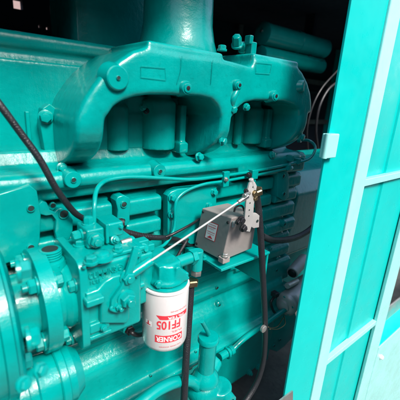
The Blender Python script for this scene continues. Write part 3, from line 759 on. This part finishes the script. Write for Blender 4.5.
bpipe = tubeobj([(120,420,.46),(140,404,.46),(158,390,.465),(176,382,.47),(190,381,.475),(200,388,.48),(206,400,.48),(208,420,.48)], .0135,
    'thick teal coolant pipe bending along the bottom edge', 'coolant_pipe', 'pipe')
# tube running under the pan flange
st = tubeobj([(232,350,.545),(245,338,.545),(262,326,.548),(280,313,.55),(300,300,.55)], .0085, 'teal straight tube with a collar beside the oil filler', 'oil_pipe', 'pipe')
q = at(232,350,y=.545); MB().lathe(q+V((-.012,0,0)), (1,0,.04), [(0,.010),(.002,.014),(.014,.014),(.016,.010)], 28).build('collar', 'teal', st)
MB().cyl(q+V((-.05,0,0)), q+V((-.005,0,0)), .012).build('stub', 'teal', st)
MB().lathe(q+V((-.024,0,0)), (1,0,0), [(0,.012),(.001,.017),(.006,.017),(.008,.012)], 28).build('collar', 'teal', st)

# ------------------------------------------------------------------ starter motor, half hidden by the door
sm = thing('starter_motor', 'silver and teal starter motor half hidden by the door', 'starter', at(288,305,y=.64))
n_ = V((-1,-.12,-.12)).normalized(); e = at(286,303,y=.565)
MB().lathe(e-n_*.16, n_, [(0,.036),(.03,.040),(.13,.040),(.135,.042),(.155,.042),(.16,.040)], 48).build('motor_body', 'plated', sm)
MB().lathe(e, n_, [(0,.043),(.010,.043),(.016,.038),(.020,.024),(.026,.022),(.031,.010),(.033,0)], 40).build('end_cap', 'plated', sm)
u_, w_, _ = frame(n_)
for k in range(5):
    a = k*1.256+.3
    bolt(e+n_*.010+(u_*math.cos(a)+w_*math.sin(a))*.033, n_, .006, sm, 'pipe')
s0 = at(292,273,y=.585); MB().cyl(s0+V((.10,.02,.02)), s0, .021, n=36).build('solenoid', 'plated', sm)
MB().lathe(s0+V((.004,0,0)), (-1,-.2,-.1), [(0,.017),(.006,.016),(.010,.011)], 28).build('solenoid_cap', 'black', sm)
MB().cyl(at(287,286,y=.57), at(297,281,y=.58), .010).build('terminal', 'plated', sm)
MB().box(at(275,294,y=.56), (.020,.022,.016)).build('connector', 'black', sm, bevel=.003)
MB().tube([at(276,295,y=.56), at(271,302,y=.555), at(273,310,y=.555), at(278,316,y=.56)], .0045).build('cable', 'black', sm)
for a_ in (((283,318),(278,326),(272,328),(268,327)),((284,316),(285,324),(278,329),(270,329))):
    MB().tube([at(*p, y=.56-.025*i) for i, p in enumerate(a_)], .0016, n=8).build('wire', 'brass', sm)
# foot bracket below starter
fbk = thing('engine_foot', 'teal gusset foot below the starter motor', 'bracket', at(280,350,y=.62))
MB().prism(pf([(267,322),(292,300),(300,330),(284,347),(277,352),(268,349)], .62), .62, .70, ch=.003).build('gusset', 'teal', fbk)
hole(at(280,340,y=.618), (0,-1,0), .006, fbk); hole(at(274,346,y=.618), (0,-1,0), .006, fbk)

# ================================================================== DOOR
dr = thing('canopy_door', 'large bright teal steel door with pale vertical bars and crossbars', 'door', (.9,.39,0))
DX = .694; DY = .40
# sheet with shallow folds: outline in plan (x,y)
def X_(px, py, y): return at(px,py,y=y).x
xa = DX; xb = X_(319,240,DY); x1a = X_(343.5,240,DY-.016); x1b = X_(353.5,240,DY-.016); xm = X_(370,240,DY+.0); x2a = X_(377.5,320,DY-.016); x2b = X_(386,320,DY-.016)
plan = [(xa,DY+.006),(xa,DY),(xb,DY-.004),(x1a,DY-.010),(x1a+.01,DY-.004),(xm,DY+.006),(xm+.004,DY),(x2a,DY),(x2b-.002,DY),(x2b-.002,DY+.006),(xm+.006,DY+.006),(xm,DY+.012),(x1a,DY+.0),(xb,DY+.006),(xa+.006,DY+.007)]
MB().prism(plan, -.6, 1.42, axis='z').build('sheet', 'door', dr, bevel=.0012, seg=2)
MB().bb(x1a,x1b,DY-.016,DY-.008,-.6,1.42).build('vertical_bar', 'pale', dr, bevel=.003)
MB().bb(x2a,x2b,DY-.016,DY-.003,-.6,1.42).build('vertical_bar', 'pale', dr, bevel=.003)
zc1 = at(364,182,y=DY-.014); zc2 = at(331,359,y=DY-.014)
for zc in (zc1.z, zc2.z):
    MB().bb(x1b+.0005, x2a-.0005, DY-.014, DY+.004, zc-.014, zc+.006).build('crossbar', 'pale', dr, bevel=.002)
q = at(329,147,y=DY-.006)
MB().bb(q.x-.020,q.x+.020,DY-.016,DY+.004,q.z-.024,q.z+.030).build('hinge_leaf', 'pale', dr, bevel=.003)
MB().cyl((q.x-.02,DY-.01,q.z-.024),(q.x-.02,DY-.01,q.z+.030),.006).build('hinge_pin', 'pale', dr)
# neighbouring lower panel with a bolt, right edge
lp = thing('side_panel', 'pale aqua flat panel with one bolt at bottom right', 'panel', (1.5,.38,0))
z_s = at(382,345,y=DY-.016).z
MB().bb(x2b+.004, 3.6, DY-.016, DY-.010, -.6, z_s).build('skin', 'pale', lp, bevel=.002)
MB().bb(x2b+.004, 2.6, DY-.013, DY+.05, z_s+.0001, z_s+.006).build('top_flange', 'door', lp, bevel=.002)
zz2 = at(389,310,y=DY+.05).z
MB().bb(x2b+.004, 2.6, DY+.045, DY+.052, z_s-.1, zz2+.03).build('trim_strip', 'zinc', lp, bevel=.002)
bolt(at(381,357,y=DY-.017), (0,-1,0), .008, lp, 'wprint')
gp = thing('radiator_guard', 'grey guard panel seen through the gap beside the door', 'panel', (1.9,.9,0))
MB().bb(1.5,3.2,.80,.82,.2,1.0).build('panel', 'zinc', gp, bevel=.004)
MB().bb(2.4,3.2,.775,.80,.2,.9).build('dark_core', 'black', gp, bevel=.004)
# little steel corner at the door foot
q = at(286,397,y=.37); cp_ = MB().prism(pf([(276,404),(293,391),(293,402),(285,408)], .37), .37, .374).build('corner_plate', 'zinc'); tag(cp_, 'small grey steel corner plate at the door foot', 'plate')

wk = MB().bb(-14,14,-6.2,-6.0,-.65,4.2).build('sky_blocking_wall', 'darkwall'); tag(wk, 'unseen dark grey wall added opposite the enclosure to block low sky', 'wall')  # added behind the camera to cut horizon light on upright faces
# ================================================================== LIGHT, CAMERA
w = bpy.data.worlds.new('World'); sc.world = w; w.use_nodes = True
nt = w.node_tree; bg = nt.nodes['Background']; sky = nt.nodes.new('ShaderNodeTexSky'); sky.sky_type = 'NISHITA'; sky.sun_disc = False
SE, SA = math.radians(47), math.radians(182)     # azimuth: direction towards the sun measured clockwise from +Y
sky.sun_elevation = SE; sky.sun_rotation = SA; sky.dust_density = 2.5; sky.air_density = 1.0
nt.links.new(sky.outputs[0], bg.inputs[0]); bg.inputs[1].default_value = .125
sd = V((math.sin(SA)*math.cos(SE), math.cos(SA)*math.cos(SE), math.sin(SE)))
lt = bpy.data.lights.new('sun', 'SUN'); lt.energy = 2.0; lt.angle = math.radians(15); lt.color = (1,.97,.92)
lo = bpy.data.objects.new('sun', lt); COL.objects.link(lo); lo.rotation_euler = sd.to_track_quat('Z', 'Y').to_euler(); lo.location = (0,-3,4)
cd = bpy.data.cameras.new('camera'); co = bpy.data.objects.new('camera', cd); COL.objects.link(co); sc.camera = co
cd.sensor_width = 36; cd.lens = F/400*36; cd.clip_start = .01; cd.clip_end = 2000
R = Matrix((CX, CY, CU)) # rows are world axes in camera coords
# camera-to-world rotation: columns are camera axes in world coords; R rows give world axes in camera coords
co.matrix_world = Matrix.Translation(CAM) @ R.to_4x4()
cd.dof.use_dof = True; cd.dof.focus_distance = .80; cd.dof.aperture_fstop = 5.0
vs_ = sc.view_settings; sc.display_settings.display_device = 'sRGB'; vs_.view_transform = 'Standard'; vs_.look = 'None'; vs_.exposure = 1.48; vs_.gamma = 1
sc.render.engine = 'CYCLES'
